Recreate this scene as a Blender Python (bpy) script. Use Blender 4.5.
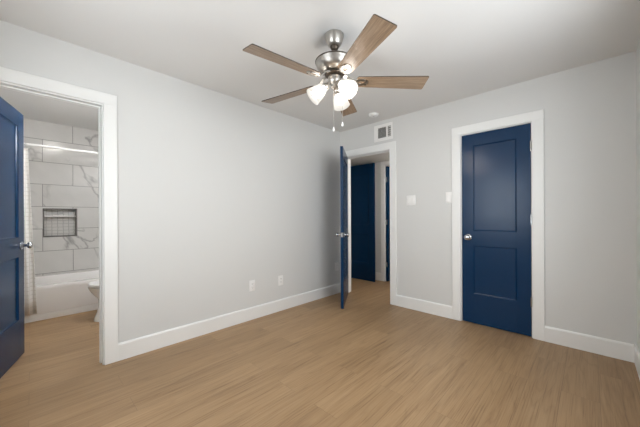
import bpy, bmesh, math, random
from mathutils import Vector, Matrix
for o in list(bpy.data.objects): bpy.data.objects.remove(o)
SC = bpy.context.scene
COL = SC.collection
PI = math.pi
R = math.radians

# ------------------------------------------------------------------ camera, world, exposure
CAM_H, YAW, ROLL = 1.1563, R(44.0215), -0.0045
cd = bpy.data.cameras.new('camera'); cam = bpy.data.objects.new('camera', cd); COL.objects.link(cam)
cd.sensor_width = 36; cd.lens = 36 * 279.53 / 640; cd.shift_y = (216.44 - 213.5) / 640
cd.clip_start = 0.02
fwd = Vector((-math.sin(YAW), math.cos(YAW), 0)); rt = Vector((math.cos(YAW), math.sin(YAW), 0)); zz = Vector((0, 0, 1))
cr = math.cos(ROLL) * rt + math.sin(ROLL) * zz
cu = -math.sin(ROLL) * rt + math.cos(ROLL) * zz
m = Matrix((cr, cu, -fwd)).transposed().to_4x4(); m.translation = (0, 0, CAM_H)
cam.matrix_world = m
SC.camera = cam

SKY = 12.0          # brightness of the overcast sky outside the window
LAMP = 260.0        # glow of the bulbs inside the fan's glass shades
BATH = 60.0        # glow of the bathroom ceiling lamp
BATH_FILL = 100.0      # glow of the added, unseen fill lamp in the bathroom
HALL = 90.0        # glow of the added, unseen fill lamp in the hall
w = bpy.data.worlds.new('sky'); SC.world = w; w.use_nodes = True
bg = w.node_tree.nodes['Background']; bg.inputs[0].default_value = (0.90, 0.955, 1.0, 1); bg.inputs[1].default_value = SKY
SC.view_settings.view_transform = 'Standard'; SC.view_settings.look = 'None'
SC.view_settings.exposure = 0.0; SC.view_settings.gamma = 1.0; SC.view_settings.use_curve_mapping = False
SC.cycles.diffuse_bounces = 8; SC.cycles.max_bounces = 14; SC.cycles.transparent_max_bounces = 12
SC.cycles.caustics_reflective = False; SC.cycles.caustics_refractive = False

# room measures (metres)
XL, XR, YB, YR, ZC = -2.746, 0.261, 3.29, -0.42, 2.44      # left, right, back, rear, ceiling
WT = 0.12                                                    # wall thickness
WIN = (0.85, 2.10, 0.90, 2.05)                               # window: y0,y1,z0,z1 in the right wall
WIR = (-1.86, -0.96, 0.90, 2.08)                             # window: x0,x1,z0,z1 in the rear wall
BATH_O = (-0.235, 0.388, 2.035)                              # bathroom doorway y0,y1,height
HALL_O = (-2.640, -1.900, 2.030)                             # hall doorway x0,x1,height
CLO_O = (-1.015, -0.400, 2.035)                              # closet doorway
HY, HZ = 4.36, 2.13                                          # hall far wall, hall ceiling
HX0, HX1 = -3.68, -1.26
BX, BY0, BY1 = -5.25, -0.38, 1.23                            # bathroom

# daylight: portal on the window opening (the sky itself is the source)
for loc, rot, sx, sy in (((XR + WT + 0.03, (WIN[0] + WIN[1]) / 2, (WIN[2] + WIN[3]) / 2), (0, R(90), 0), WIN[3] - WIN[2], WIN[1] - WIN[0]),
                         (((WIR[0] + WIR[1]) / 2, YR - WT - 0.03, (WIR[2] + WIR[3]) / 2), (R(90), 0, 0), WIR[1] - WIR[0], WIR[3] - WIR[2])):
    ld = bpy.data.lights.new('window_daylight', 'AREA'); ld.shape = 'RECTANGLE'
    ld.size = sx; ld.size_y = sy; ld.cycles.is_portal = True
    lo = bpy.data.objects.new('window_daylight', ld); COL.objects.link(lo)
    lo.location = loc; lo.rotation_euler = rot

# ------------------------------------------------------------------ materials
def lin(c):
    return tuple(((v / 255) / 12.92 if v / 255 <= 0.04045 else ((v / 255 + 0.055) / 1.055) ** 2.4) for v in c) + (1,)
def mat(name, rgb, rough=0.5, metal=0.0, spec=0.5, coat=0.0, coat_rough=0.1, bump=None, vary=None, aniso=0):
    mt = bpy.data.materials.new(name); mt.use_nodes = True
    nt = mt.node_tree; b = nt.nodes['Principled BSDF']
    b.inputs['Base Color'].default_value = lin(rgb)
    b.inputs['Roughness'].default_value = rough; b.inputs['Metallic'].default_value = metal
    b.inputs['Specular IOR Level'].default_value = spec
    b.inputs['Coat Weight'].default_value = coat; b.inputs['Coat Roughness'].default_value = coat_rough
    tc = nt.nodes.new('ShaderNodeTexCoord')
    if vary:
        sc, amt = vary
        n = nt.nodes.new('ShaderNodeTexNoise'); n.inputs['Scale'].default_value = sc; n.inputs['Detail'].default_value = 4
        nt.links.new(tc.outputs['Object'], n.inputs['Vector'])
        mx = nt.nodes.new('ShaderNodeMix'); mx.data_type = 'RGBA'
        c = lin(rgb)
        mx.inputs[6].default_value = tuple(v * (1 - amt) for v in c[:3]) + (1,)
        mx.inputs[7].default_value = tuple(min(1, v * (1 + amt)) for v in c[:3]) + (1,)
        nt.links.new(n.outputs['Fac'], mx.inputs[0]); nt.links.new(mx.outputs[2], b.inputs['Base Color'])
    if bump:
        sc, st = bump
        n = nt.nodes.new('ShaderNodeTexNoise'); n.inputs['Scale'].default_value = sc; n.inputs['Detail'].default_value = 3
        nt.links.new(tc.outputs['Object'], n.inputs['Vector'])
        bp = nt.nodes.new('ShaderNodeBump'); bp.inputs['Strength'].default_value = st; bp.inputs['Distance'].default_value = 0.002
        nt.links.new(n.outputs['Fac'], bp.inputs['Height']); nt.links.new(bp.outputs[0], b.inputs['Normal'])
    return mt

class NT:
    """tiny node-graph helper"""
    def __init__(s, name):
        s.m = bpy.data.materials.new(name); s.m.use_nodes = True
        s.t = s.m.node_tree; s.b = s.t.nodes['Principled BSDF']
    def n(s, kind, **kw):
        nd = s.t.nodes.new('ShaderNode' + kind)
        for k, v in kw.items(): setattr(nd, k, v)
        return nd
    def l(s, a, b): s.t.links.new(a, b)
    def math(s, op, a, b=None, c=None):
        nd = s.n('Math', operation=op)
        for i, v in enumerate((a, b, c)):
            if v is None: continue
            if hasattr(v, 'links'): s.l(v, nd.inputs[i])
            else: nd.inputs[i].default_value = v
        return nd.outputs[0]
    def ramp(s, fac, stops):
        nd = s.n('ValToRGB'); e = nd.color_ramp.elements
        while len(e) < len(stops): e.new(0.5)
        for el, (p, c) in zip(e, stops): el.position = p; el.color = c
        s.l(fac, nd.inputs[0]); return nd.outputs[0]
    def mix(s, fac, a, b, mode='MIX'):
        nd = s.n('Mix', data_type='RGBA', blend_type=mode)
        for i, v in ((0, fac), (6, a), (7, b)):
            if hasattr(v, 'links'): s.l(v, nd.inputs[i])
            else: nd.inputs[i].default_value = v
        return nd.outputs[2]
    def noise(s, vec, scale, detail=4, rough=0.5, dist=0):
        nd = s.n('TexNoise'); nd.inputs['Scale'].default_value = scale; nd.inputs['Detail'].default_value = detail
        nd.inputs['Roughness'].default_value = rough; nd.inputs['Distortion'].default_value = dist
        s.l(vec, nd.inputs['Vector']); return nd.outputs['Fac']
    def xyz(s):
        tc = s.n('TexCoord'); sp = s.n('SeparateXYZ'); s.l(tc.outputs['Object'], sp.inputs[0])
        return tc.outputs['Object'], sp.outputs
    def comb(s, x, y, z=0.0):
        nd = s.n('CombineXYZ')
        for i, v in enumerate((x, y, z)):
            if hasattr(v, 'links'): s.l(v, nd.inputs[i])
            else: nd.inputs[i].default_value = v
        return nd.outputs[0]
    def bump(s, h, strength=0.3, dist=0.002):
        nd = s.n('Bump'); nd.inputs['Strength'].default_value = strength; nd.inputs['Distance'].default_value = dist
        s.l(h, nd.inputs['Height']); s.l(nd.outputs[0], s.b.inputs['Normal'])

def floor_material():
    g = NT('oak_vinyl_planks'); vec, o = g.xyz()
    br = g.n('TexBrick', offset=0.37, offset_frequency=2, squash=1.0)
    br.inputs['Color1'].default_value = (0, 0, 0, 1); br.inputs['Color2'].default_value = (1, 1, 1, 1)
    br.inputs['Mortar'].default_value = (0.5, 0.5, 0.5, 1)
    br.inputs['Scale'].default_value = 1; br.inputs['Mortar Size'].default_value = 0.0011
    br.inputs['Mortar Smooth'].default_value = 0.3; br.inputs['Brick Width'].default_value = 1.22; br.inputs['Row Height'].default_value = 0.181
    g.l(g.comb(g.math('ADD', o[1], 20.3), g.math('ADD', o[0], 20.05)), br.inputs['Vector'])
    rnd = g.math('MULTIPLY', br.outputs['Color'], 37.0)
    # long grain along Y, shifted plank by plank
    gv = g.comb(g.math('MULTIPLY', o[0], 16.0), g.math('ADD', g.math('MULTIPLY', o[1], 0.75), rnd), rnd)
    grain = g.noise(gv, 1.6, 6, 0.62, 0.9)
    fv = g.comb(g.math('MULTIPLY', o[0], 70.0), g.math('ADD', g.math('MULTIPLY', o[1], 1.1), rnd), rnd)
    fine = g.noise(fv, 2.2, 4, 0.6, 0.3)
    base = g.ramp(grain, [(0.28, lin((122, 95, 66))), (0.44, lin((158, 127, 92))), (0.56, lin((166, 136, 100))), (0.75, lin((178, 148, 114)))])
    fleck = g.ramp(fine, [(0.32, lin((92, 68, 46))), (0.44, lin((152, 122, 89))), (0.58, lin((168, 139, 105))), (0.8, lin((182, 155, 122)))])
    base = g.mix(0.40, base, fleck)
    ring = g.noise(g.comb(g.math('MULTIPLY', o[0], 7.0), g.math('ADD', g.math('MULTIPLY', o[1], 0.7), rnd), rnd), 1.2, 2, 0.5, 0.4)
    ringl = g.math('ABSOLUTE', g.math('SUBTRACT', g.math('FRACT', g.math('MULTIPLY', ring, 7.0)), 0.5))
    base = g.mix(g.math('MULTIPLY', g.ramp(ringl, [(0.0, (1, 1, 1, 1)), (0.16, (0, 0, 0, 1))]), 0.20), base, lin((108, 82, 56)))
    tone = g.ramp(br.outputs['Color'], [(0.0, (0.90, 0.89, 0.88, 1)), (1.0, (1.04, 1.04, 1.04, 1))])
    base = g.mix(1.0, base, tone, 'MULTIPLY')
    base = g.mix(g.math('MULTIPLY', br.outputs['Fac'], 0.55), base, lin((96, 74, 54)))
    g.l(base, g.b.inputs['Base Color'])
    g.l(g.math('ADD', 0.36, g.math('MULTIPLY', fine, 0.14)), g.b.inputs['Roughness'])
    g.b.inputs['Specular IOR Level'].default_value = 0.45
    g.bump(g.math('SUBTRACT', g.math('MULTIPLY', fine, 0.25), br.outputs['Fac']), 0.25, 0.001)
    return g.m

def marble_tile_material():
    g = NT('marble_tile'); vec, o = g.xyz()
    br = g.n('TexBrick', offset=0.5, offset_frequency=2)
    for k in ('Color1', 'Color2', 'Mortar'): br.inputs[k].default_value = (0, 0, 0, 1)
    br.inputs['Color2'].default_value = (1, 1, 1, 1)
    br.inputs['Scale'].default_value = 1; br.inputs['Mortar Size'].default_value = 0.0032
    br.inputs['Mortar Smooth'].default_value = 0.1; br.inputs['Brick Width'].default_value = 0.61; br.inputs['Row Height'].default_value = 0.2985
    # on the long wall the run is along Y, on the two end walls along X: add both
    run = g.math('ADD', g.math('SUBTRACT', o[1], 0.11 - 12.2), g.math('SUBTRACT', o[0], BX))
    g.l(g.comb(run, g.math('ADD', g.math('SUBTRACT', o[2], 0.409), 0.2985 * 4)), br.inputs['Vector'])
    rnd = g.math('MULTIPLY', br.outputs['Color'], 23.0)
    vv = g.comb(g.math('ADD', g.math('MULTIPLY', run, 1.0), rnd), g.math('ADD', g.math('MULTIPLY', o[2], 1.0), g.math('MULTIPLY', run, 0.6)), rnd)
    n1 = g.noise(vv, 1.5, 4, 0.5, 0.5)
    vein = g.math('ABSOLUTE', g.math('SUBTRACT', n1, 0.5))
    vein_c = g.ramp(vein, [(0.0, (1, 1, 1, 1)), (0.008, (0.6, 0.6, 0.6, 1)), (0.024, (0, 0, 0, 1))])
    patch = g.ramp(g.noise(vv, 1.7, 2), [(0.47, (0, 0, 0, 1)), (0.62, (1, 1, 1, 1))])
    cloud = g.noise(vv, 5.0, 3)
    base = g.mix(cloud, lin((208, 206, 203)), lin((222, 220, 217)))
    base = g.mix(g.math('MULTIPLY', g.math('MULTIPLY', vein_c, patch), 0.6), base, lin((120, 118, 118)))
    base = g.mix(br.outputs['Fac'], base, lin((146, 144, 142)))
    g.l(base, g.b.inputs['Base Color']); g.b.inputs['Roughness'].default_value = 0.16
    g.bump(g.math('MULTIPLY', br.outputs['Fac'], -1.0), 0.4, 0.002)
    return g.m

def hex_mosaic_material():
    g = NT('grey_mosaic'); vec, o = g.xyz()
    v = g.n('TexVoronoi', feature='DISTANCE_TO_EDGE'); v.inputs['Scale'].default_value = 22; v.inputs['Randomness'].default_value = 0.12
    g.l(g.comb(g.math('MULTIPLY', o[1], 0.8), o[2]), v.inputs['Vector'])
    c = g.ramp(v.outputs['Distance'], [(0.0, lin((160, 158, 155))), (0.025, lin((170, 168, 165))), (0.05, lin((214, 212, 208))), (1, lin((222, 220, 216)))])
    g.l(c, g.b.inputs['Base Color']); g.b.inputs['Roughness'].default_value = 0.25
    return g.m

def waffle_material():
    g = NT('waffle_curtain'); vec, o = g.xyz()
    br = g.n('TexBrick', offset=0.0)
    br.inputs['Color1'].default_value = (1, 1, 1, 1); br.inputs['Color2'].default_value = (1, 1, 1, 1); br.inputs['Mortar'].default_value = (0, 0, 0, 1)
    br.inputs['Scale'].default_value = 1; br.inputs['Mortar Size'].default_value = 0.006; br.inputs['Mortar Smooth'].default_value = 0.6
    br.inputs['Brick Width'].default_value = 0.03; br.inputs['Row Height'].default_value = 0.045
    g.l(g.comb(o[1], o[2]), br.inputs['Vector'])
    g.l(g.mix(br.outputs['Fac'], lin((246, 244, 241)), lin((228, 225, 220))), g.b.inputs['Base Color'])
    g.b.inputs['Roughness'].default_value = 0.85
    g.bump(br.outputs['Fac'], 0.6, 0.004)
    return g.m

def blade_wood_material():
    g = NT('weathered_oak_blade'); vec, o = g.xyz()
    gv = g.comb(g.math('MULTIPLY', o[0], 2.2), g.math('MULTIPLY', o[1], 42.0), o[2])
    n = g.noise(gv, 2.0, 6, 0.65, 0.6)
    fine = g.noise(g.comb(g.math('MULTIPLY', o[0], 6.0), g.math('MULTIPLY', o[1], 160.0), o[2]), 2.0, 3)
    c = g.ramp(n, [(0.30, lin((92, 73, 56))), (0.5, lin((138, 114, 91))), (0.7, lin((172, 149, 125)))])
    c = g.mix(0.3, c, g.ramp(fine, [(0.3, lin((104, 84, 66))), (0.7, lin((184, 162, 138)))]))
    g.l(c, g.b.inputs['Base Color']); g.b.inputs['Roughness'].default_value = 0.33
    return g.m

def shade_material():
    g = NT('frosted_glass_lit')                                  # frosted glass: glows softly and lets part of the bulb light through
    g.b.inputs['Base Color'].default_value = (0, 0, 0, 1); g.b.inputs['Roughness'].default_value = 0.3; g.b.inputs['Specular IOR Level'].default_value = 0.15
    vec, o = g.xyz()
    e = g.ramp(g.math('DIVIDE', o[2], -0.125), [(0.0, (0.6, 0.6, 0.6, 1)), (0.35, (1, 1, 1, 1)), (0.65, (0.95, 0.95, 0.95, 1)), (1.0, (0.66, 0.66, 0.66, 1))])
    g.b.inputs['Emission Color'].default_value = (1.0, 0.95, 0.87, 1); g.l(g.math('MULTIPLY', e, 1.2), g.b.inputs['Emission Strength'])
    tr = g.n('BsdfTransparent'); mx = g.n('MixShader'); mx.inputs[0].default_value = 0.75
    out = [n for n in g.t.nodes if n.type == 'OUTPUT_MATERIAL'][0]
    g.l(tr.outputs[0], mx.inputs[1]); g.l(g.b.outputs[0], mx.inputs[2]); g.l(mx.outputs[0], out.inputs[0])
    return g.m

def pane_material():
    mt = bpy.data.materials.new('window_glass'); mt.use_nodes = True; t = mt.node_tree
    for n in list(t.nodes): t.nodes.remove(n)
    out = t.nodes.new('ShaderNodeOutputMaterial'); mx = t.nodes.new('ShaderNodeMixShader')
    tr = t.nodes.new('ShaderNodeBsdfTransparent'); gl = t.nodes.new('ShaderNodeBsdfGlossy'); gl.inputs['Roughness'].default_value = 0.02
    mx.inputs[0].default_value = 0.06
    t.links.new(tr.outputs[0], mx.inputs[1]); t.links.new(gl.outputs[0], mx.inputs[2]); t.links.new(mx.outputs[0], out.inputs[0])
    return mt

M_WALL = mat('wall_paint', (216, 216, 214), 0.75, spec=0.25, bump=(260, 0.12), vary=(3, 0.008))
M_CEIL = mat('ceiling_paint', (224, 223, 221), 0.85, spec=0.2, bump=(160, 0.18), vary=(3, 0.008))
M_TRIM = mat('white_trim_paint', (236, 236, 234), 0.38, vary=(5, 0.006))
M_BLUE = mat('navy_door_paint', (0, 45, 80), 0.25, spec=0.32, bump=(90, 0.06), vary=(8, 0.05))
M_FLOOR = floor_material()
M_TILE = marble_tile_material()
M_MOSAIC = hex_mosaic_material()
M_CURT = waffle_material()
M_BLADE = blade_wood_material()
M_BLADE_EDGE = mat('dark_blade_edge', (62, 50, 40), 0.5, vary=(30, 0.1))
M_NICK = mat('brushed_nickel', (186, 182, 176), 0.36, metal=1.0, vary=(40, 0.04))
M_NICKD = mat('dark_nickel', (92, 84, 76), 0.4, metal=1.0, vary=(40, 0.05))  # darker nickel of the downrod, band, flywheel and screws
M_CHROME = mat('satin_chrome', (205, 207, 210), 0.16, metal=1.0, vary=(40, 0.02))
M_SHADE = shade_material()
M_BULB = NT('lit_bulb'); M_BULB.b.inputs['Emission Color'].default_value = (1.0, 0.93, 0.84, 1); M_BULB.b.inputs['Emission Strength'].default_value = LAMP; M_BULB = M_BULB.m
M_PLATE = mat('white_plastic', (238, 237, 235), 0.35, vary=(20, 0.01))
M_SLOT = mat('dark_slot', (40, 40, 40), 0.6, vary=(20, 0.05))
M_VENTD = mat('vent_dark_duct', (116, 115, 112), 0.8, vary=(20, 0.05))
M_VENTL = mat('vent_louvre_enamel', (206, 205, 202), 0.5, vary=(20, 0.02))
M_PORC = mat('white_porcelain', (236, 235, 232), 0.12, vary=(6, 0.01))
M_TUB = mat('white_tub_acrylic', (232, 229, 226), 0.2, vary=(4, 0.01))
M_GREY = mat('grey_metal_edge', (112, 109, 106), 0.4, metal=0.5, vary=(30, 0.05))
M_PANE = pane_material()
M_OUT = mat('vinyl_window_frame', (240, 240, 240), 0.4, vary=(10, 0.01))
M_BLOW = NT('lamp_glass_lit')
M_BLOW.b.inputs['Emission Color'].default_value = (1, 0.96, 0.91, 1); M_BLOW.b.inputs['Emission Strength'].default_value = BATH
M_BLOW = M_BLOW.m
M_BATH_FILL = NT('bath_fill_glass'); M_BATH_FILL.b.inputs['Emission Color'].default_value = (0.95, 0.97, 1.0, 1); M_BATH_FILL.b.inputs['Emission Strength'].default_value = BATH_FILL; M_BATH_FILL = M_BATH_FILL.m  # globes of the added bathroom fill lamp
M_HALL_FILL = NT('hall_fill_glass'); M_HALL_FILL.b.inputs['Emission Color'].default_value = (1, 0.95, 0.89, 1); M_HALL_FILL.b.inputs['Emission Strength'].default_value = HALL; M_HALL_FILL = M_HALL_FILL.m  # glass of the added hall fill lamp

# ------------------------------------------------------------------ mesh helpers
def newbm(): return bmesh.new()
def box(bm, x0, x1, y0, y1, z0, z1, bev=0.0, seg=2):
    v = [bm.verts.new(p) for p in ((x0,y0,z0),(x1,y0,z0),(x1,y1,z0),(x0,y1,z0),(x0,y0,z1),(x1,y0,z1),(x1,y1,z1),(x0,y1,z1))]
    f = [bm.faces.new([v[i] for i in q]) for q in ((3,2,1,0),(4,5,6,7),(0,1,5,4),(1,2,6,5),(2,3,7,6),(3,0,4,7))]
    if bev:
        es = {e for fc in f for e in fc.edges}
        bmesh.ops.bevel(bm, geom=list(es), offset=bev, segments=seg, affect='EDGES', profile=0.5)
    return v
def ring_pts(c, u, v, ru, rv, n, ex=2.0):
    out = []
    for k in range(n):
        a = 2 * PI * k / n; ca, sa = math.cos(a), math.sin(a)
        out.append(c + u * (ru * math.copysign(abs(ca) ** (2 / ex), ca)) + v * (rv * math.copysign(abs(sa) ** (2 / ex), sa)))
    return out
def loft(bm, rings, cap0=True, cap1=True):
    vs = [[bm.verts.new(p) for p in r] for r in rings]; n = len(vs[0])
    for a, b in zip(vs, vs[1:]):
        for k in range(n): bm.faces.new((a[k], a[(k+1) % n], b[(k+1) % n], b[k]))
    if cap0: bm.faces.new(list(reversed(vs[0])))
    if cap1: bm.faces.new(vs[-1])
    return vs
def lathe(bm, prof, n=40, origin=(0,0,0), axis=(0,0,1), cap0=True, cap1=True):
    """prof: list of (radius, distance along axis)"""
    ax = Vector(axis).normalized(); u = ax.orthogonal().normalized(); v = ax.cross(u); o = Vector(origin)
    loft(bm, [ring_pts(o + ax * h, u, v, max(r, 1e-4), max(r, 1e-4), n) for r, h in prof], cap0, cap1)
def tube(bm, pts, r, n=12, r1=None):
    pts = [Vector(p) for p in pts]; rings = []
    for i, p in enumerate(pts):
        d = (pts[min(i+1, len(pts)-1)] - pts[max(i-1, 0)]).normalized()
        u = d.cross(Vector((0.13, 0.21, 0.97))); u = u.normalized() if u.length > 1e-3 else d.orthogonal().normalized()
        rr = r if r1 is None else r + (r1 - r) * i / (len(pts) - 1)
        rings.append(ring_pts(p, u, d.cross(u), rr, rr, n))
    loft(bm, rings)
def prism(bm, pts2d, z0, z1, bev=0):
    a = [bm.verts.new((x, y, z0)) for x, y in pts2d]; b = [bm.verts.new((x, y, z1)) for x, y in pts2d]; n = len(a)
    fs = [bm.faces.new(list(reversed(a))), bm.faces.new(b)]
    for k in range(n): bm.faces.new((a[k], a[(k+1) % n], b[(k+1) % n], b[k]))
    if bev: bmesh.ops.bevel(bm, geom=list({e for f in fs for e in f.edges}), offset=bev, segments=1, affect='EDGES')
def sphere(bm, c, r, sx=1, sy=1, sz=1, seg=20):
    res = bmesh.ops.create_uvsphere(bm, u_segments=seg, v_segments=seg // 2, radius=r)
    for v in res['verts']: v.co = Vector((v.co.x * sx, v.co.y * sy, v.co.z * sz)) + Vector(c)
def obj(name, bm, m, parent=None, smooth=False, loc=None, rot=None, mats=None):
    bmesh.ops.recalc_face_normals(bm, faces=bm.faces)
    me = bpy.data.meshes.new(name); bm.to_mesh(me); bm.free()
    for mm in (mats or [m]): me.materials.append(mm)
    if smooth:
        for p in me.polygons: p.use_smooth = True
        try: me.set_sharp_from_angle(angle=R(38))
        except Exception: pass
    o = bpy.data.objects.new(name, me); COL.objects.link(o)
    if loc: o.location = loc
    if rot: o.rotation_euler = rot
    if parent: o.parent = parent
    return o
def tag(o, label=None, cat=None, group=None, kind=None):
    if label: o['label'] = label
    if cat: o['category'] = cat
    if group: o['group'] = group
    if kind: o['kind'] = kind
    return o
def empty(name, loc, rz=0, **k):
    o = bpy.data.objects.new(name, None); COL.objects.link(o); o.empty_display_size = 0.05
    o.location = loc; o.rotation_euler = (0, 0, rz); tag(o, **k); return o
def struct(name, bm, m, label, cat, smooth=False):
    return tag(obj(name, bm, m, smooth=smooth), label, cat, kind='structure')
def copy_tree(o, parent=None):
    c = o.copy(); COL.objects.link(c); c.parent = parent
    for ch in list(o.children): copy_tree(ch, c)
    return c

# ------------------------------------------------------------------ the setting
bm = newbm()                                                    # one floor runs through room, hall and bathroom
box(bm, BX - WT, XR + WT, YR - WT, 5.3, -0.10, 0.0)
struct('floor', bm, M_FLOOR, 'light oak plank floor running through room, hall and bathroom', 'floor')
bm = newbm(); box(bm, XL - WT, XR + WT, YR - WT, YB + WT, ZC, ZC + 0.1)
struct('ceiling', bm, M_CEIL, 'white bedroom ceiling the fan hangs from', 'ceiling')

bm = newbm()                                                    # left wall with the bathroom doorway
y0, y1, h = BATH_O
box(bm, XL - WT, XL, YR - WT, y0 - 0.012, 0, ZC); box(bm, XL - WT, XL, y1 + 0.012, YB, 0, ZC); box(bm, XL - WT, XL, y0 - 0.012, y1 + 0.012, h + 0.012, ZC)
struct('wall_left', bm, M_WALL, 'long pale grey wall with the bathroom doorway', 'wall')
bm = newbm()                                                    # back wall with hall doorway and closet doorway
a0, a1, ah = HALL_O; c0, c1, ch = CLO_O
box(bm, XL - WT, a0 - 0.012, YB, YB + WT, 0, ZC); box(bm, a0 - 0.012, a1 + 0.012, YB, YB + WT, ah + 0.012, ZC)
box(bm, a1 + 0.012, c0 - 0.012, YB, YB + WT, 0, ZC); box(bm, c0 - 0.012, c1 + 0.012, YB, YB + WT, ch + 0.012, ZC)
box(bm, c1 + 0.012, XR + WT, YB, YB + WT, 0, ZC)
struct('wall_back', bm, M_WALL, 'pale grey wall with the hall doorway and the closet door', 'wall')
bm = newbm()                                                    # right wall with the window
wy0, wy1, wz0, wz1 = WIN
box(bm, XR, XR + WT, YR, wy0, 0, ZC); box(bm, XR, XR + WT, wy1, YB, 0, ZC)
box(bm, XR, XR + WT, wy0, wy1, 0, wz0); box(bm, XR, XR + WT, wy0, wy1, wz1, ZC)
struct('wall_right', bm, M_WALL, 'pale grey wall at the right edge beside the closet wall', 'wall')
bm = newbm(); rx0, rx1, rz0, rz1 = WIR
box(bm, XL, rx0, YR - WT, YR, 0, ZC); box(bm, rx1, XR + WT, YR - WT, YR, 0, ZC); box(bm, rx0, rx1, YR - WT, YR, 0, rz0); box(bm, rx0, rx1, YR - WT, YR, rz1, ZC)
struct('wall_rear', bm, M_WALL, 'pale grey wall behind the viewer', 'wall')

# window in the right wall: twin sash
def window(name, loc, rz, a, b, z0, z1, label):
    root = empty(name, loc, rz, label=label, cat='window', kind='structure')
    bm = newbm(); mid = (a + b) / 2; zm = (z0 + z1) / 2
    for ya, yb in ((a, mid), (mid, b)):
        box(bm, -0.03, 0.03, ya, ya + 0.045, z0, z1); box(bm, -0.03, 0.03, yb - 0.045, yb, z0, z1)
        box(bm, -0.03, 0.03, ya + 0.045, yb - 0.045, z0, z0 + 0.045); box(bm, -0.03, 0.03, ya + 0.045, yb - 0.045, z1 - 0.045, z1)
        box(bm, -0.02, 0.02, ya + 0.045, yb - 0.045, zm - 0.02, zm + 0.02)
    obj('window_frame', bm, M_OUT, root)
    for ya, yb in ((a, mid), (mid, b)):
        for za, zb in ((z0 + 0.045, zm - 0.02), (zm + 0.02, z1 - 0.045)):
            bm = newbm(); box(bm, -0.003, 0.003, ya + 0.045, yb - 0.045, za, zb); obj('pane', bm, M_PANE, root)
window('window_1', (XR + 0.07, 0, 0), 0, wy0, wy1, wz0, wz1, 'white twin sash window in the right wall')
window('window_2', (0, YR - 0.07, 0), PI / 2, -rx1, -rx0, rz0, rz1, 'white twin sash window in the wall behind the viewer')

# baseboards (height 0.14, a small shoe bevel)
BH, BT = 0.14, 0.016
def baseboard(name, p, q, nrm, label):
    """p,q: floor points on the wall face, nrm: into the room"""
    p = Vector((*p, 0)); q = Vector((*q, 0)); n = Vector((*nrm, 0)); bm = newbm()
    prof = [(0.0005, 0.001), (BT, 0.001), (BT, BH - 0.012), (BT - 0.006, BH), (0.0005, BH)]
    loft(bm, [[e + n * d + Vector((0, 0, z)) for d, z in prof] for e in (p, q)])
    return struct(name, bm, M_TRIM, label, 'baseboard')
CW, CT = 0.088, 0.017                                            # casing width, thickness
baseboard('baseboard_left', (XL, BATH_O[1] + 0.009 + CW), (XL, YB), (1, 0), 'white baseboard along the long left wall')
baseboard('baseboard_left_near', (XL, YR), (XL, BATH_O[0] - 0.009 - CW), (1, 0), 'white baseboard left of the bathroom doorway')
baseboard('baseboard_back', (HALL_O[1] + 0.009 + CW, YB), (CLO_O[0] - 0.009 - CW, YB), (0, -1), 'white baseboard between the hall doorway and the closet door')
baseboard('baseboard_back_right', (CLO_O[1] + 0.009 + CW, YB), (XR - BT, YB), (0, -1), 'white baseboard right of the closet door')
baseboard('baseboard_right', (XR, YR), (XR, YB), (-1, 0), 'white baseboard along the right wall')
baseboard('baseboard_rear', (XL + BT, YR), (XR - BT, YR), (0, 1), 'white baseboard behind the viewer')

def door_trim(name, axis, face, a, b, h, side, label, depth=WT, left=True, wl=CW):
    """casing + jamb of a doorway. axis 'x': opening runs along x in a wall whose room face is y=face; side = direction into the room"""
    root = empty(name, (0, 0, 0), label=label, cat='door frame', kind='structure')
    def put(bm, u0, u1, d0, d1, z0, z1, bev=0.002):
        d0, d1 = sorted((face + side * d0, face + side * d1))
        if axis == 'x': box(bm, u0, u1, d0, d1, z0, z1, bev, 1)
        else: box(bm, d0, d1, u0, u1, z0, z1, bev, 1)
    rv = 0.009
    for dd in (0.0006, -depth - CT - 0.0006):
        bm = newbm()
        put(bm, a - rv - wl, a - rv, dd, dd + CT, 0.001, h + rv)
        put(bm, b + rv, b + rv + CW, dd, dd + CT, 0.001, h + rv)
        put(bm, a - rv - wl, b + rv + CW, dd, dd + CT, h + rv, h + rv + CW)
        obj('casing', bm, M_TRIM, root)
    bm = newbm()
    put(bm, a - 0.0115, a, 0, -depth, 0.001, h); put(bm, b, b + 0.0115, 0, -depth, 0.001, h); put(bm, a - 0.0115, b + 0.0115, 0, -depth, h, h + 0.0115)
    obj('jamb', bm, M_TRIM, root)
    return root, put
root, put = door_trim('trim_1', 'y', XL, BATH_O[0], BATH_O[1], BATH_O[2], 1, 'white casing and jamb around the bathroom doorway')
bm = newbm(); yA, yB, hh = BATH_O                                # door stops
put(bm, yB - 0.011, yB - 0.0002, -0.045, -0.078, 0.001, hh - 0.0115); put(bm, yA + 0.0002, yA + 0.011, -0.045, -0.078, 0.001, hh - 0.0115); put(bm, yA + 0.0002, yB - 0.0002, -0.045, -0.078, hh - 0.011, hh - 0.0002)
obj('door_stop', bm, M_TRIM, root)
bm = newbm(); put(bm, yB - 0.0022, yB - 0.0002, -0.085, -0.112, 0.90, 0.955, 0.0004); obj('strike_plate', bm, M_CHROME, root)
root, put = door_trim('trim_2', 'x', YB, HALL_O[0], HALL_O[1], HALL_O[2], -1, 'white casing and jamb around the hall doorway', wl=0.093)
bm = newbm(); xA, xB, hh = HALL_O
put(bm, xB - 0.011, xB - 0.0002, -0.045, -0.078, 0.001, hh - 0.0115); put(bm, xA + 0.0002, xA + 0.011, -0.045, -0.078, 0.001, hh - 0.0115); put(bm, xA + 0.0002, xB - 0.0002, -0.045, -0.078, hh - 0.011, hh - 0.0002)
obj('door_stop', bm, M_TRIM, root)
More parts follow.
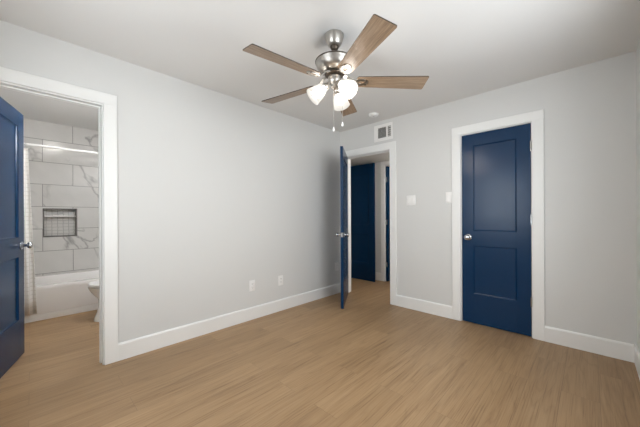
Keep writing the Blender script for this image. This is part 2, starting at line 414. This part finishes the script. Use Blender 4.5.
root, put = door_trim('trim_3', 'x', YB, CLO_O[0], CLO_O[1], CLO_O[2], -1, 'white casing and jamb around the closed closet door')
bm = newbm(); xA, xB, hh = CLO_O
put(bm, xB - 0.011, xB - 0.0002, -0.041, -0.078, 0.001, hh - 0.0115); put(bm, xA + 0.0002, xA + 0.011, -0.041, -0.078, 0.001, hh - 0.0115); put(bm, xA + 0.0002, xB - 0.0002, -0.041, -0.078, hh - 0.011, hh - 0.0002)
obj('door_stop', bm, M_TRIM, root)

# ------------------------------------------------------------------ doors: hinge at the local origin, slab along +x, faces at y=0 and y=-0.035
DT = 0.035
def knob_mesh(sgn, y):
    bm = newbm()
    lathe(bm, [(0.0, 0), (0.033, 0.0), (0.033, 0.004), (0.028, 0.009), (0.013, 0.011), (0.0115, 0.03), (0.014, 0.036), (0.024, 0.041), (0.0285, 0.049), (0.0275, 0.058), (0.021, 0.065), (0.009, 0.068), (0.0, 0.068)], 28, (0, y, 0), (0, sgn, 0), False, False)
    return bm
def door(name, loc, rz, width, height, label, knobs=(1, -1), hinge_side=-1, hinge_z=(0.335, 1.115, 1.815), kz=0.925, panels=((0.32, 0.835), (0.995, 1.908)), stile=0.114, z0=0.008, flip=1, knob=True, hinges=True):
    """flip=1: slab occupies y in [-DT,0] ; hinge knuckles on the y=0 face when hinge_side=1"""
    root = empty(name, loc, rz, label=label, cat='door', kind='structure')
    bm = newbm(); W = width
    s = stile
    box(bm, 0, s, -DT, 0, z0, height, 0.0015, 1); box(bm, W - s, W, -DT, 0, z0, height, 0.0015, 1)
    zs = [z0] + [z for p in panels for z in p] + [height]
    for i in range(0, len(zs), 2): box(bm, s - 0.001, W - s + 0.001, -DT + 0.0002, -0.0002, zs[i], zs[i+1])
    slab = obj('slab', bm, M_BLUE, root)
    for za, zb in panels:
        bm = newbm()
        # recessed flat panel with a small sloped sticking around it
        prof = [(0.0, 0.0), (0.002, 0.006), (0.011, 0.0115)]
        for sgn, yf in ((1, 0.0), (-1, -DT)):
            rings = []
            for ins, dp in prof:
                y = yf - sgn * (dp + 0.0004)
                rings.append([Vector((s + ins, y, za + ins)), Vector((W - s - ins, y, za + ins)), Vector((W - s - ins, y, zb - ins)), Vector((s + ins, y, zb - ins))])
            loft(bm, rings, False, True)
        obj('panel', bm, M_BLUE, root)
    if knob:
        for sgn in knobs:
            kx = W - 0.062
            k = obj('knob', knob_mesh(sgn, 0.0 if sgn > 0 else -DT), M_CHROME, root, True, (kx, 0, kz))
        bm = newbm(); box(bm, W - 0.0002, W + 0.0008, -DT / 2 - 0.0125, -DT / 2 + 0.0125, kz - 0.028, kz + 0.028)
        lathe(bm, [(0.007, 0), (0.006, 0.008)], 12, (W, -DT / 2, kz), (1, 0, 0))
        obj('latch', bm, M_CHROME, root)
    if hinges:
        for hz in hinge_z:
            bm = newbm(); yk = 0.006 if hinge_side > 0 else -DT - 0.006
            lathe(bm, [(0.0065, -0.045), (0.0065, 0.045)], 12, (-0.001, yk, hz))
            lathe(bm, [(0.004, 0.045), (0.005, 0.049), (0.002, 0.053)], 12, (-0.001, yk, hz))
            box(bm, -0.0022, -0.0004, min(yk, -DT * 0.8 if hinge_side > 0 else -DT * 0.2), max(yk, -DT * 0.8 if hinge_side > 0 else -DT * 0.2), hz - 0.044, hz + 0.044)
            obj('hinge', bm, M_CHROME, root, True)
    return root
# closet door: closed, hinges on its right edge. Local +x must point to world -x (rot 180): local +y -> world -y = room side
door('door_1', (CLO_O[1] - 0.003, YB + 0.004, 0), PI, CLO_O[1] - CLO_O[0] - 0.006, 2.031, 'closed navy two-panel closet door in white frame', knobs=(1, -1), hinge_side=1)
# hall door: opens into the room; pivot on the room face of the left jamb. Closed it runs +x with room face -y.
TH = R(56.5)
door('door_2', (HALL_O[0] + 0.003 + DT * math.sin(TH), YB - 0.004 + DT * math.cos(TH), 0), -TH, HALL_O[1] - HALL_O[0] - 0.004, 2.028, 'navy door standing ajar at the hall doorway seen nearly edge-on', hinge_side=-1)
# bathroom door: 24 in., opens into the bathroom, hinge at the near jamb
bd = door('door_3', (XL - WT - 0.020, BATH_O[0] + 0.006, 0), R(90 + 75.4), BATH_O[1] - BATH_O[0] - 0.008, 2.030, 'navy two-panel bathroom door swung open at the left edge', hinge_side=1)

# ------------------------------------------------------------------ hall beyond the doorway
bm = newbm(); FD0 = -2.606; FD1 = -1.86                           # far opening
box(bm, HX0 - WT, FD0, HY, HY + WT, 0, HZ); box(bm, FD0, FD1, HY, HY + WT, 2.04, HZ); box(bm, FD1, HX1 + WT, HY, HY + WT, 0, HZ)
struct('wall_hall_far', bm, M_WALL, 'pale hall wall seen through the hall doorway', 'wall')
bm = newbm(); box(bm, HX0 - WT, HX0, YB + WT, HY, 0, HZ)
struct('wall_hall_left', bm, M_WALL, 'pale wall at the left end of the hall', 'wall')
bm = newbm(); box(bm, HX1, HX1 + WT, YB + WT, HY, 0, HZ)
struct('wall_hall_right', bm, M_WALL, 'pale wall at the right end of the hall', 'wall')
bm = newbm(); box(bm, HX0 - WT, HX1 + WT, YB + WT, HY + WT, HZ, HZ + 0.1)
struct('ceiling_hall', bm, M_CEIL, 'low hall ceiling above the navy hall door', 'ceiling')
baseboard('baseboard_hall', (HX0, HY), (FD0 - 0.085, HY), (0, -1), 'white baseboard of the hall between the two navy doors')
root = empty('trim_4', (0, 0, 0), label='white casing at the far end of the hall', cat='door frame', kind='structure')
bm = newbm()
box(bm, FD0 - 0.08, FD0 + 0.002, HY - CT, HY - 0.0006, 0.001, 2.045, 0.002, 1); box(bm, FD1 - 0.002, FD1 + 0.08, HY - CT, HY - 0.0006, 0.001, 2.045, 0.002, 1)
box(bm, FD0 - 0.08, FD1 + 0.08, HY - CT, HY - 0.0006, 2.045, 2.125, 0.002, 1)
obj('casing', bm, M_TRIM, root)
door('door_4', (FD0 + 0.008, HY + 0.004, 0), PI / 2, 0.70, 2.034, 'navy door at the far end of the hall swung into a dark room, silver hinges on its edge', hinge_side=1, hinge_z=(0.30, 1.05, 1.80))
# navy door swung open in front of the far hall wall, hinged at the left end
door('door_5', (HX0 + 0.12, 4.20, 0), 0, -2.712 - (HX0 + 0.12), 2.09, 'wide navy door standing inside the hall in deep shade', hinge_side=-1, knob=False)
# dark closet behind the closet door is closed off by the door itself; a back for the far room
bm = newbm(); ca, cb, cy0, cy1 = CLO_O[0] - 0.05, XR, YB + WT, YB + WT + 0.6
box(bm, ca - 0.05, ca, cy0, cy1, 0, ZC); box(bm, cb, cb + 0.05, cy0, cy1, 0, ZC); box(bm, ca - 0.05, cb + 0.05, cy1, cy1 + 0.05, 0, ZC); box(bm, ca - 0.05, cb + 0.05, cy0, cy1 + 0.05, ZC, ZC + 0.05)
struct('wall_closet', bm, M_WALL, 'inside of the closet behind the closed navy closet door', 'wall')
bm = newbm(); box(bm, HX0 - WT, XL - WT, YB, YB + WT, 0, HZ)
struct('wall_hall_near', bm, M_WALL, 'hall wall left of the bedroom corner', 'wall')
bm = newbm(); box(bm, FD0 - 0.3, FD1 + 0.3, HY + WT + 0.7, HY + WT + 0.75, 0, HZ); box(bm, FD0 - 0.35, FD0 - 0.3, HY + WT, HY + WT + 0.75, 0, HZ); box(bm, FD1 + 0.3, FD1 + 0.35, HY + WT, HY + WT + 0.75, 0, HZ); box(bm, FD0 - 0.35, FD1 + 0.35, HY + WT, HY + WT + 0.75, HZ, HZ + 0.05)
struct('wall_far_room', bm, M_WALL, 'dark room behind the far hall door', 'wall')
# ------------------------------------------------------------------ bathroom
NY0, NY1, NZ0, NZ1 = 0.110, 0.460, 0.893, 1.282                  # niche
bm = newbm()
box(bm, BX - WT, BX, BY0, NY0, 0, ZC); box(bm, BX - WT, BX, NY1, BY1, 0, ZC); box(bm, BX - WT, BX, NY0, NY1, 0, NZ0); box(bm, BX - WT, BX, NY0, NY1, NZ1, ZC)
struct('wall_shower_back', bm, M_TILE, 'marble-look tiled wall behind the bathtub', 'tiled wall')
TX = -4.44                                                       # tub apron plane
bm = newbm(); box(bm, BX - WT, TX + 0.10, BY1, BY1 + 0.1, 0, ZC)
struct('wall_shower_right', bm, M_TILE, 'marble-look tiled end wall beside the bathtub', 'tiled wall')
bm = newbm(); box(bm, BX - WT, TX + 0.10, BY0 - 0.1, BY0, 0, ZC)
struct('wall_shower_left', bm, M_TILE, 'marble-look tiled end wall behind the shower curtain', 'tiled wall')
bm = newbm(); box(bm, TX + 0.10, XL - WT, BY1, BY1 + 0.1, 0, ZC)
struct('wall_bath_right', bm, M_WALL, 'painted bathroom wall behind the toilet', 'wall')
bm = newbm(); box(bm, TX + 0.10, XL - WT, BY0 - 0.1, BY0, 0, ZC)
struct('wall_bath_left', bm, M_WALL, 'painted bathroom wall behind the open navy door', 'wall')
bm = newbm(); box(bm, BX - WT, XL - WT, BY0 - 0.1, BY1 + 0.1, ZC, ZC + 0.1)
struct('ceiling_bath', bm, M_CEIL, 'pale bathroom ceiling above the tiled shower', 'ceiling')
# niche
root = empty('shower_niche', (BX, (NY0 + NY1) / 2, NZ0), label='recessed shower niche with mosaic back and one shelf', cat='shower niche', kind='structure')
root.location = (0, 0, 0)
bm = newbm(); box(bm, BX - 0.085, BX - 0.065, NY0 + 0.0005, NY1 - 0.0005, NZ0 + 0.0005, NZ1 - 0.0005); obj('back_panel', bm, M_MOSAIC, root)
bm = newbm(); e = 0.016
for q in ((NY0 + 0.0005, NY0 + e, NZ0 + 0.0005, NZ1 - 0.0005), (NY1 - e, NY1 - 0.0005, NZ0 + 0.0005, NZ1 - 0.0005), (NY0 + e, NY1 - e, NZ0 + 0.0005, NZ0 + e), (NY0 + e, NY1 - e, NZ1 - e, NZ1 - 0.0005)):
    box(bm, BX - 0.064, BX + 0.004, *q)
obj('edge_trim', bm, M_GREY, root)
bm = newbm(); box(bm, BX - 0.064, BX + 0.002, NY0 + e, NY1 - e, 1.165, 1.183, 0.002, 1); obj('shelf', bm, M_TUB, root)

# bathtub: rounded-rectangle rings, rim and basin
root = empty('bathtub', ((TX + BX) / 2, (BY0 + BY1) / 2, 0), label='white alcove bathtub with plain front apron below the tiles', cat='bathtub')
cx, cy = 0, 0; hx = (TX - BX) / 2 - 0.003; hy = (BY1 - BY0) / 2 - 0.003; TH_ = 0.385
bm = newbm(); U, V = Vector((1, 0, 0)), Vector((0, 1, 0))
def rr(ax, ay, z, ex, ox=0): return ring_pts(Vector((ox, 0, z)), U, V, ax, ay, 64, ex)
loft(bm, [rr(hx, hy, 0.34, 40), rr(hx, hy, TH_ - 0.008, 40), rr(hx - 0.006, hy - 0.006, TH_, 30), rr(hx - 0.075, hy - 0.09, TH_, 8, -0.008), rr(hx - 0.09, hy - 0.105, TH_ - 0.02, 7, -0.008), rr(hx - 0.12, hy - 0.16, 0.2, 6, -0.008), rr(hx - 0.17, hy - 0.25, 0.09, 5, -0.008), rr(hx - 0.24, hy - 0.35, 0.075, 4, -0.008)], False, True)
obj('tub_basin', bm, M_TUB, root, True)
bm = newbm(); box(bm, hx - 0.022, hx - 0.002, -hy, hy, 0.075, 0.345, 0.004, 2); obj('apron', bm, M_TUB, root)
bm = newbm(); box(bm, hx - 0.030, hx - 0.004, -hy, hy, 0.001, 0.074, 0.003, 1); obj('toe_trim', bm, M_TRIM, root)

# curtain rod, rings and curtain
RX, RZ = -4.395, 1.955
root = empty('curtain_rod', (RX, 0, RZ), label='slim white shower rod across the tiled alcove', cat='curtain rod')
bm = newbm(); tube(bm, [(0, BY0 + 0.006, 0), (0, BY1 - 0.006, 0)], 0.0125, 16); obj('rod', bm, M_PLATE, root, True)
for y, s in ((BY0, 1), (BY1, -1)):
    bm = newbm(); lathe(bm, [(0.03, 0.001), (0.03, 0.006), (0.016, 0.022)], 24, (0, y, 0), (0, s, 0)); obj('flange', bm, M_CHROME, root, True)
root = empty('shower_curtain', (RX, -0.1, 0), label='white waffle-weave shower curtain bunched at the left of the tub', cat='shower curtain')
bm = newbm(); n = 90; CY0, CY1 = BY0 + 0.02, 0.045; vs = []
for iz in range(13):
    t = iz / 12; z = 0.10 + t * (RZ - 0.045 - 0.10); row = []
    for k in range(n + 1):
        s = k / n; y = CY0 + (CY1 - CY0) * s - 0.065 * t * s
        row.append(bm.verts.new((0.012 + 0.024 * math.sin(s * 2 * PI * 6.0 + 0.6) * (1 - 0.25 * t), y + 0.1, z)))
    vs.append(row)
for a, b in zip(vs, vs[1:]):
    for k in range(n): bm.faces.new((a[k], a[k+1], b[k+1], b[k]))
c = obj('fabric', bm, M_CURT, root, True); sm = c.modifiers.new('thick', 'SOLIDIFY'); sm.thickness = 0.002
rod = bpy.data.objects['curtain_rod']
for k in range(7):
    y = CY0 + 0.02 + (CY1 - CY0 - 0.10) * k / 6
    bm = newbm(); pts = [(0.004 + 0.019 * math.cos(a), y, -0.007 + 0.024 * math.sin(a)) for a in [2 * PI * i / 20 for i in range(21)]]
    tube(bm, pts, 0.0018, 6); obj('ring', bm, M_CHROME, rod, True)

# toilet facing -y, tank towards the right bathroom wall
root = empty('toilet', (-3.985, 0.83, 0), label='white toilet beside the bathtub, mostly hidden by the door frame', cat='toilet'); root.scale = (1, 1, 0.96)
bm = newbm()
def el(ax, ay, z, oy, ex=2.2): return ring_pts(Vector((0, oy, z)), U, V, ax, ay, 40, ex)
loft(bm, [el(0.118, 0.285, 0.001, -0.06, 2.6), el(0.115, 0.28, 0.03, -0.06, 2.6), el(0.098, 0.25, 0.10, -0.065, 2.4), el(0.095, 0.235, 0.18, -0.07), el(0.115, 0.215, 0.25, -0.09), el(0.16, 0.24, 0.33, -0.125), el(0.178, 0.255, 0.385, -0.135), el(0.180, 0.257, 0.40, -0.135), el(0.15, 0.225, 0.40, -0.135), el(0.13, 0.20, 0.33, -0.14), el(0.06, 0.09, 0.22, -0.12)], True, True)
obj('bowl', bm, M_PORC, root, True)
bm = newbm(); loft(bm, [el(0.180, 0.262, 0.405, -0.128), el(0.186, 0.266, 0.412, -0.128), el(0.183, 0.263, 0.420, -0.128), el(0.118, 0.185, 0.420, -0.135), el(0.116, 0.183, 0.405, -0.135), el(0.180, 0.262, 0.405, -0.128)], False, False)
obj('seat', bm, M_PLATE, root, True)
bm = newbm(); loft(bm, [el(0.182, 0.264, 0.4225, -0.126), el(0.187, 0.268, 0.430, -0.126), el(0.182, 0.262, 0.440, -0.126), el(0.12, 0.19, 0.446, -0.126)], True, True)
obj('lid', bm, M_PLATE, root, True)
bm = newbm(); box(bm, -0.215, 0.215, 0.175, 0.375, 0.40, 0.735, 0.02, 3); obj('tank', bm, M_PORC, root, True)
bm = newbm(); box(bm, -0.225, 0.225, 0.163, 0.385, 0.7365, 0.772, 0.010, 2); obj('tank_lid', bm, M_PORC, root, True)
bm = newbm(); tube(bm, [(-0.15, 0.172, 0.68), (-0.15, 0.158, 0.68), (-0.09, 0.155, 0.672)], 0.006, 10); obj('flush_lever', bm, M_CHROME, root, True)
# bathroom ceiling lamp
root = empty('ceiling_light', (-3.62, 0.27, ZC), label='round glass ceiling lamp inside the bathroom', cat='ceiling light')
bm = newbm(); lathe(bm, [(0.11, -0.001), (0.11, -0.02), (0.10, -0.025)], 40); obj('base', bm, M_NICK, root, True)
bm = newbm(); lathe(bm, [(0.098, -0.026), (0.094, -0.04), (0.07, -0.055), (0.03, -0.062), (0.0, -0.064)], 40, cap1=False); obj('glass_bowl', bm, M_BLOW, root, True)

root = empty('bath_fill_light', (-3.25, BY1, 2.0), label='added three-globe fill lamp, unseen on the bathroom wall right of the toilet', cat='fill lamp')  # unseen lamp, added to brighten the bathroom
bm = newbm(); box(bm, -0.25, 0.25, -0.022, -0.001, -0.05, 0.05, 0.006, 2); obj('backplate', bm, M_NICK, root, True)
for k in (-1, 0, 1):
    bm = newbm(); sphere(bm, (0.17 * k, -0.085, 0), 0.052, seg=24); g_ = obj('globe', bm, M_BATH_FILL, root, True)
    bm = newbm(); tube(bm, [(0.17 * k, -0.0225, 0), (0.17 * k, -0.036, 0)], 0.022, 16); obj('socket', bm, M_NICK, root, True)
root = empty('hall_fill_light', (-1.62, 3.86, HZ), label='added round fill lamp on the hall ceiling, out of sight behind the closet wall', cat='ceiling light')  # lamp added out of view to lighten the hall
bm = newbm(); lathe(bm, [(0.13, -0.001), (0.13, -0.02), (0.12, -0.024)], 32); obj('base', bm, M_NICK, root, True)
bm = newbm(); lathe(bm, [(0.118, -0.025), (0.11, -0.045), (0.07, -0.062), (0.0, -0.068)], 32, cap1=False); obj('glass_bowl', bm, M_HALL_FILL, root, True)

# ------------------------------------------------------------------ ceiling fan
FX, FY = -1.300, 1.500
fan = empty('ceiling_fan', (FX, FY, ZC), label='five-blade wood and brushed nickel ceiling fan with three lit glass shades', cat='ceiling fan')
def Z(z): return z - ZC
bm = newbm(); lathe(bm, [(0.066, Z(2.4395)), (0.067, Z(2.43)), (0.062, Z(2.41)), (0.050, Z(2.375)), (0.044, Z(2.366)), (0.036, Z(2.362)), (0.0, Z(2.362))], 48, cap1=False); obj('canopy', bm, M_NICK, fan, True)
bm = newbm(); sphere(bm, (0, 0, Z(2.358)), 0.030); lathe(bm, [(0.0125, Z(2.36)), (0.0125, Z(2.262))], 24); obj('downrod', bm, M_NICKD, fan, True)
bm = newbm(); lathe(bm, [(0.018, Z(2.305)), (0.022, Z(2.302)), (0.026, Z(2.285)), (0.080, Z(2.272)), (0.120, Z(2.262)), (0.134, Z(2.252)), (0.1345, Z(2.244)), (0.132, Z(2.240)), (0.130, Z(2.225)), (0.120, Z(2.203)), (0.102, Z(2.184)), (0.080, Z(2.174)), (0.074, Z(2.172)), (0.0, Z(2.1715))], 64, cap0=True, cap1=False)
mh = obj('motor_housing', bm, M_NICK, fan, True)
bm = newbm(); lathe(bm, [(0.1350, Z(2.2525)), (0.1370, Z(2.250)), (0.1370, Z(2.246)), (0.1350, Z(2.2435))], 64); obj('band', bm, M_NICKD, mh, True)
bm = newbm(); lathe(bm, [(0.066, Z(2.171)), (0.070, Z(2.166)), (0.069, Z(2.156)), (0.058, Z(2.1485)), (0.0, Z(2.1485))], 48, cap1=False); obj('flywheel', bm, M_NICKD, fan, True)
bm = newbm(); lathe(bm, [(0.040, Z(2.148)), (0.046, Z(2.141)), (0.047, Z(2.115)), (0.040, Z(2.096)), (0.030, Z(2.088)), (0.028, Z(2.070)), (0.016, Z(2.058)), (0.007, Z(2.050)), (0.0, Z(2.046))], 44, cap1=False); obj('switch_housing', bm, M_NICK, fan, True)

def blade_outline(r0=0.155, r1=0.656, w0=0.052, w1=0.069):
    pts = []
    def arc(cx, cy, r, a0, a1, n=5):
        for k in range(n + 1):
            a = R(a0 + (a1 - a0) * k / n); pts.append((cx + r * math.cos(a), cy + r * math.sin(a)))
    c = 0.010
    arc(r1 - c, w1 - c, c, 0, 90); 
    arc(r0 + 0.02, w0 - 0.02, 0.02, 90, 180); arc(r0 + 0.02, -w0 + 0.02, 0.02, 180, 270); arc(r1 - c, -w1 + c, c, 270, 360)
    return pts
PITCH = R(-12); BZ = 2.113
def make_blade():
    bm = newbm(); prism(bm, blade_outline(), -0.003, 0.003)
    for f in bm.faces: f.material_index = 1 if len(f.verts) == 4 else 0
    b = obj('blade', bm, None, fan, mats=[M_BLADE, M_BLADE_EDGE])
    # nickel bracket below the blade: neck to the flywheel and a leaf-shaped plate with an oval opening
    bm = newbm(); no, ni = [], []
    for k in range(32):
        a = 2 * PI * k / 32; ca, sa = math.cos(a), math.sin(a)
        no.append((0.190 + 0.050 * ca, (0.036 - 0.010 * ca) * sa)); ni.append((0.190 + 0.026 * ca, 0.016 * sa))
    for z0, z1 in ((-0.0075, -0.0034),):
        vo0 = [bm.verts.new((x, y, z0)) for x, y in no]; vi0 = [bm.verts.new((x, y, z0)) for x, y in ni]
        vo1 = [bm.verts.new((x, y, z1)) for x, y in no]; vi1 = [bm.verts.new((x, y, z1)) for x, y in ni]
        for k in range(32):
            j = (k + 1) % 32
            bm.faces.new((vo0[k], vo0[j], vi0[j], vi0[k])); bm.faces.new((vo1[k], vi1[k], vi1[j], vo1[j]))
            bm.faces.new((vo0[k], vo1[k], vo1[j], vo0[j])); bm.faces.new((vi0[k], vi0[j], vi1[j], vi1[k]))
    loft(bm, [[Vector((x, s * w, z + t)) for s, t in ((-1, -0.004), (1, -0.004), (1, 0.004), (-1, 0.004))] for x, w, z in ((0.064, 0.016, 0.046), (0.090, 0.014, 0.040), (0.124, 0.014, 0.006), (0.150, 0.020, -0.006))])
    obj('blade_bracket', bm, M_NICK, b)
    for sx, sy in ((0.222, 0.021), (0.222, -0.021), (0.152, 0.0)):
        bm = newbm(); lathe(bm, [(0.006, -0.0075), (0.005, -0.010), (0.0, -0.011)], 10, (sx, sy, 0), cap1=False); obj('screw', bm, M_NICKD, b)
    return b
proto = make_blade()
for i, a in enumerate((-97.7, -26.4, 46.4, 118.4, 190.8)):
    b = proto if i == 0 else copy_tree(proto, fan)
    b.location = (0, 0, Z(BZ)); b.rotation_euler = (Matrix.Rotation(R(a), 3, 'Z') @ Matrix.Rotation(PITCH, 3, 'X')).to_euler()

def make_shade():
    s = obj('lamp_shade', (lambda bm: (loft(bm, [ring_pts(Vector((0, 0, -h)), U, V, r, r, 36) for r, h in ((0.024, 0.0), (0.032, 0.012), (0.044, 0.035), (0.052, 0.060), (0.057, 0.085), (0.062, 0.108), (0.0655, 0.122), (0.0625, 0.122), (0.059, 0.108), (0.054, 0.085), (0.049, 0.060), (0.041, 0.035), (0.029, 0.012), (0.021, 0.003))], True, True), bm)[1])(newbm()), M_SHADE, fan, True)
    bm = newbm(); lathe(bm, [(0.012, 0.030), (0.022, 0.024), (0.0265, 0.012), (0.0265, -0.004), (0.025, -0.006)], 28); obj('socket_cup', bm, M_NICK, s, True)
    bm = newbm(); lathe(bm, [(0.012, -0.004), (0.014, -0.016), (0.028, -0.034), (0.037, -0.055), (0.038, -0.072), (0.030, -0.092), (0.015, -0.102), (0.0, -0.104)], 20, cap1=False); obj('bulb', bm, M_BULB, s, True)
    return s
sp = make_shade(); TILT = R(50)
base_az = math.degrees(YAW)                                      # camera frame to world frame
for i, az in enumerate((187, -53, 67)):
    A = R(az + base_az); s = sp if i == 0 else copy_tree(sp, fan)
    p = Vector((0.070 * math.cos(A), 0.070 * math.sin(A), Z(2.068))); s.scale = (0.95, 0.95, 0.95)
    s.location = p; s.rotation_euler = (Matrix.Rotation(A, 3, 'Z') @ Matrix.Rotation(-TILT, 3, 'Y')).to_euler()
    bm = newbm(); d = Vector((math.cos(A), math.sin(A), 0))
    tube(bm, [d * 0.028 + Vector((0, 0, Z(2.104))), d * 0.040 + Vector((0, 0, Z(2.101))), d * 0.048 + Vector((0, 0, Z(2.092)))], 0.010, 12); obj('arm', bm, M_NICK, fan, True)
for (lx, dp, zb) in ((-0.010, -0.045, 1.745), (0.056, 0.02, 1.800)):
    v = rt * lx + fwd * dp
    bm = newbm(); zt = Z(2.10); pts = [(v.x * 0.98, v.y * 0.98, zt), (v.x, v.y, zt - 0.03), (v.x, v.y, Z(zb + 0.03))]
    tube(bm, pts, 0.0013, 6)
    k = 0
    z = zt - 0.03
    while z > Z(zb + 0.03): 
        bmesh.ops.create_icosphere(bm, subdivisions=1, radius=0.0021, matrix=Matrix.Translation((v.x, v.y, z))); z -= 0.0062
    c = obj('pull_chain', bm, M_NICK, fan, True)
    bm = newbm(); lathe(bm, [(0.002, 0.032), (0.004, 0.028), (0.0075, 0.012), (0.008, 0.006), (0.005, 0.0), (0.0, -0.001)], 16, (v.x, v.y, Z(zb)), cap1=False); obj('pull_fob', bm, M_PLATE, c, True)

# ------------------------------------------------------------------ small things on ceiling and walls
root = empty('smoke_detector', (-1.955, 3.0, ZC), label='round white smoke detector on the ceiling near the vent', cat='smoke detector')
bm = newbm(); lathe(bm, [(0.062, -0.001), (0.062, -0.008), (0.060, -0.009)], 40); obj('base_plate', bm, M_PLATE, root, True)
bm = newbm(); lathe(bm, [(0.058, -0.0092), (0.058, -0.016), (0.050, -0.025), (0.030, -0.028), (0.0, -0.028)], 40, cap1=False); obj('cover', bm, M_PLATE, root, True)
bm = newbm(); lathe(bm, [(0.012, -0.0285), (0.010, -0.031), (0.0, -0.031)], 20, (0.0, 0.0, 0), cap1=False); obj('test_button', bm, M_VENTL, root, True)

# air vent above the hall doorway
VX0, VX1, VZ0, VZ1 = -2.130, -1.848, 2.168, 2.388
root = empty('air_vent', ((VX0 + VX1) / 2, YB, (VZ0 + VZ1) / 2), label='white metal air vent on the wall above the hall doorway', cat='air vent')
hw, hh = (VX1 - VX0) / 2, (VZ1 - VZ0) / 2
bm = newbm(); ix0, ix1, iz = -hw + 0.060, hw - 0.026, hh - 0.040
for q in ((-hw, ix0, -hh, hh), (ix1, hw, -hh, hh), (ix0, ix1, -hh, -iz), (ix0, ix1, iz, hh)):
    box(bm, q[0], q[1], -0.010, -0.0008, q[2], q[3])
obj('face_frame', bm, M_PLATE, root)
bm = newbm(); box(bm, ix0, ix1, -0.0028, -0.0008, -iz, iz); obj('duct_backing', bm, M_VENTD, root)
mx = ix1 - 0.058
bm = newbm(); box(bm, mx - 0.010, mx + 0.010, -0.0095, -0.003, -iz, iz); obj('divider_bar', bm, M_PLATE, root)
bm = newbm()
for k in range(15):
    z = -iz + 0.006 + k * (2 * iz - 0.012) / 14
    loft(bm, [[Vector((x, -0.0032, z + 0.0028)), Vector((x, -0.0088, z - 0.0005)), Vector((x, -0.0088, z - 0.0015)), Vector((x, -0.0032, z + 0.0016))] for x in (ix0 + 0.001, mx - 0.011)])
obj('louvres', bm, M_VENTL, root)
bm = newbm()
for k in range(5):
    z = -iz + (k + 0.5) * 2 * iz / 5
    box(bm, mx + 0.011, ix1 - 0.001, -0.0088, -0.0032, z - 0.0035, z + 0.0035)
obj('side_louvres', bm, M_VENTL, root)
bm = newbm(); tube(bm, [(hw - 0.013, -0.010, -0.02), (hw - 0.013, -0.022, -0.018)], 0.004, 10); obj('damper_lever', bm, M_PLATE, root)

# switches and outlets: local frame y=0 wall plane, -y into the room
def plate(bm, w, h, t=0.006): box(bm, -w / 2, w / 2, -t, -0.0006, -h / 2, h / 2, 0.003, 2)
def toggle(parent, x):
    bm = newbm(); box(bm, x - 0.0165, x + 0.0165, -0.0095, -0.0062, -0.033, 0.033, 0.0015, 1); obj('rocker', bm, M_PLATE, parent, True)
root = empty('light_switch', (-1.603, YB, 1.351), label='white double rocker light switch between hall doorway and closet door', cat='light switch')
bm = newbm(); plate(bm, 0.118, 0.122); obj('cover_plate', bm, M_PLATE, root, True); toggle(root, -0.024); toggle(root, 0.024)
root = empty('light_switch', (-1.149, YB, 1.365), label='narrow white single light switch touching the closet door frame', cat='light switch')
bm = newbm(); plate(bm, 0.070, 0.122); obj('cover_plate', bm, M_PLATE, root, True); toggle(root, 0)
def outlet(y, z, label):
    root = empty('wall_outlet', (XL, y, z), PI / 2, label=label, cat='outlet', group='outlets on the long left wall')
    bm = newbm(); plate(bm, 0.076, 0.122); obj('cover_plate', bm, M_PLATE, root, True)
    for s in (-1, 1):
        bm = newbm(); box(bm, -0.017, 0.017, -0.0085, -0.0062, s * 0.020 - 0.0145, s * 0.020 + 0.0145, 0.001, 1); k = obj('socket', bm, M_PLATE, root, True)
        bm = newbm()
        for x in (-0.006, 0.006): box(bm, x - 0.001, x + 0.001, -0.0090, -0.0086, s * 0.020 - 0.002, s * 0.020 + 0.007)
        lathe(bm, [(0.0022, -0.0), (0.0022, 0.0004)], 10, (0, -0.0086, s * 0.020 - 0.007), (0, -1, 0)); obj('slots', bm, M_SLOT, k)
outlet(1.733, 0.380, 'white wall outlet nearer the bathroom doorway, left of two close together')
outlet(2.136, 0.372, 'white wall outlet in mid wall, right of two close together')
outlet(3.195, 0.400, 'white wall outlet in shade beside the hall door corner')
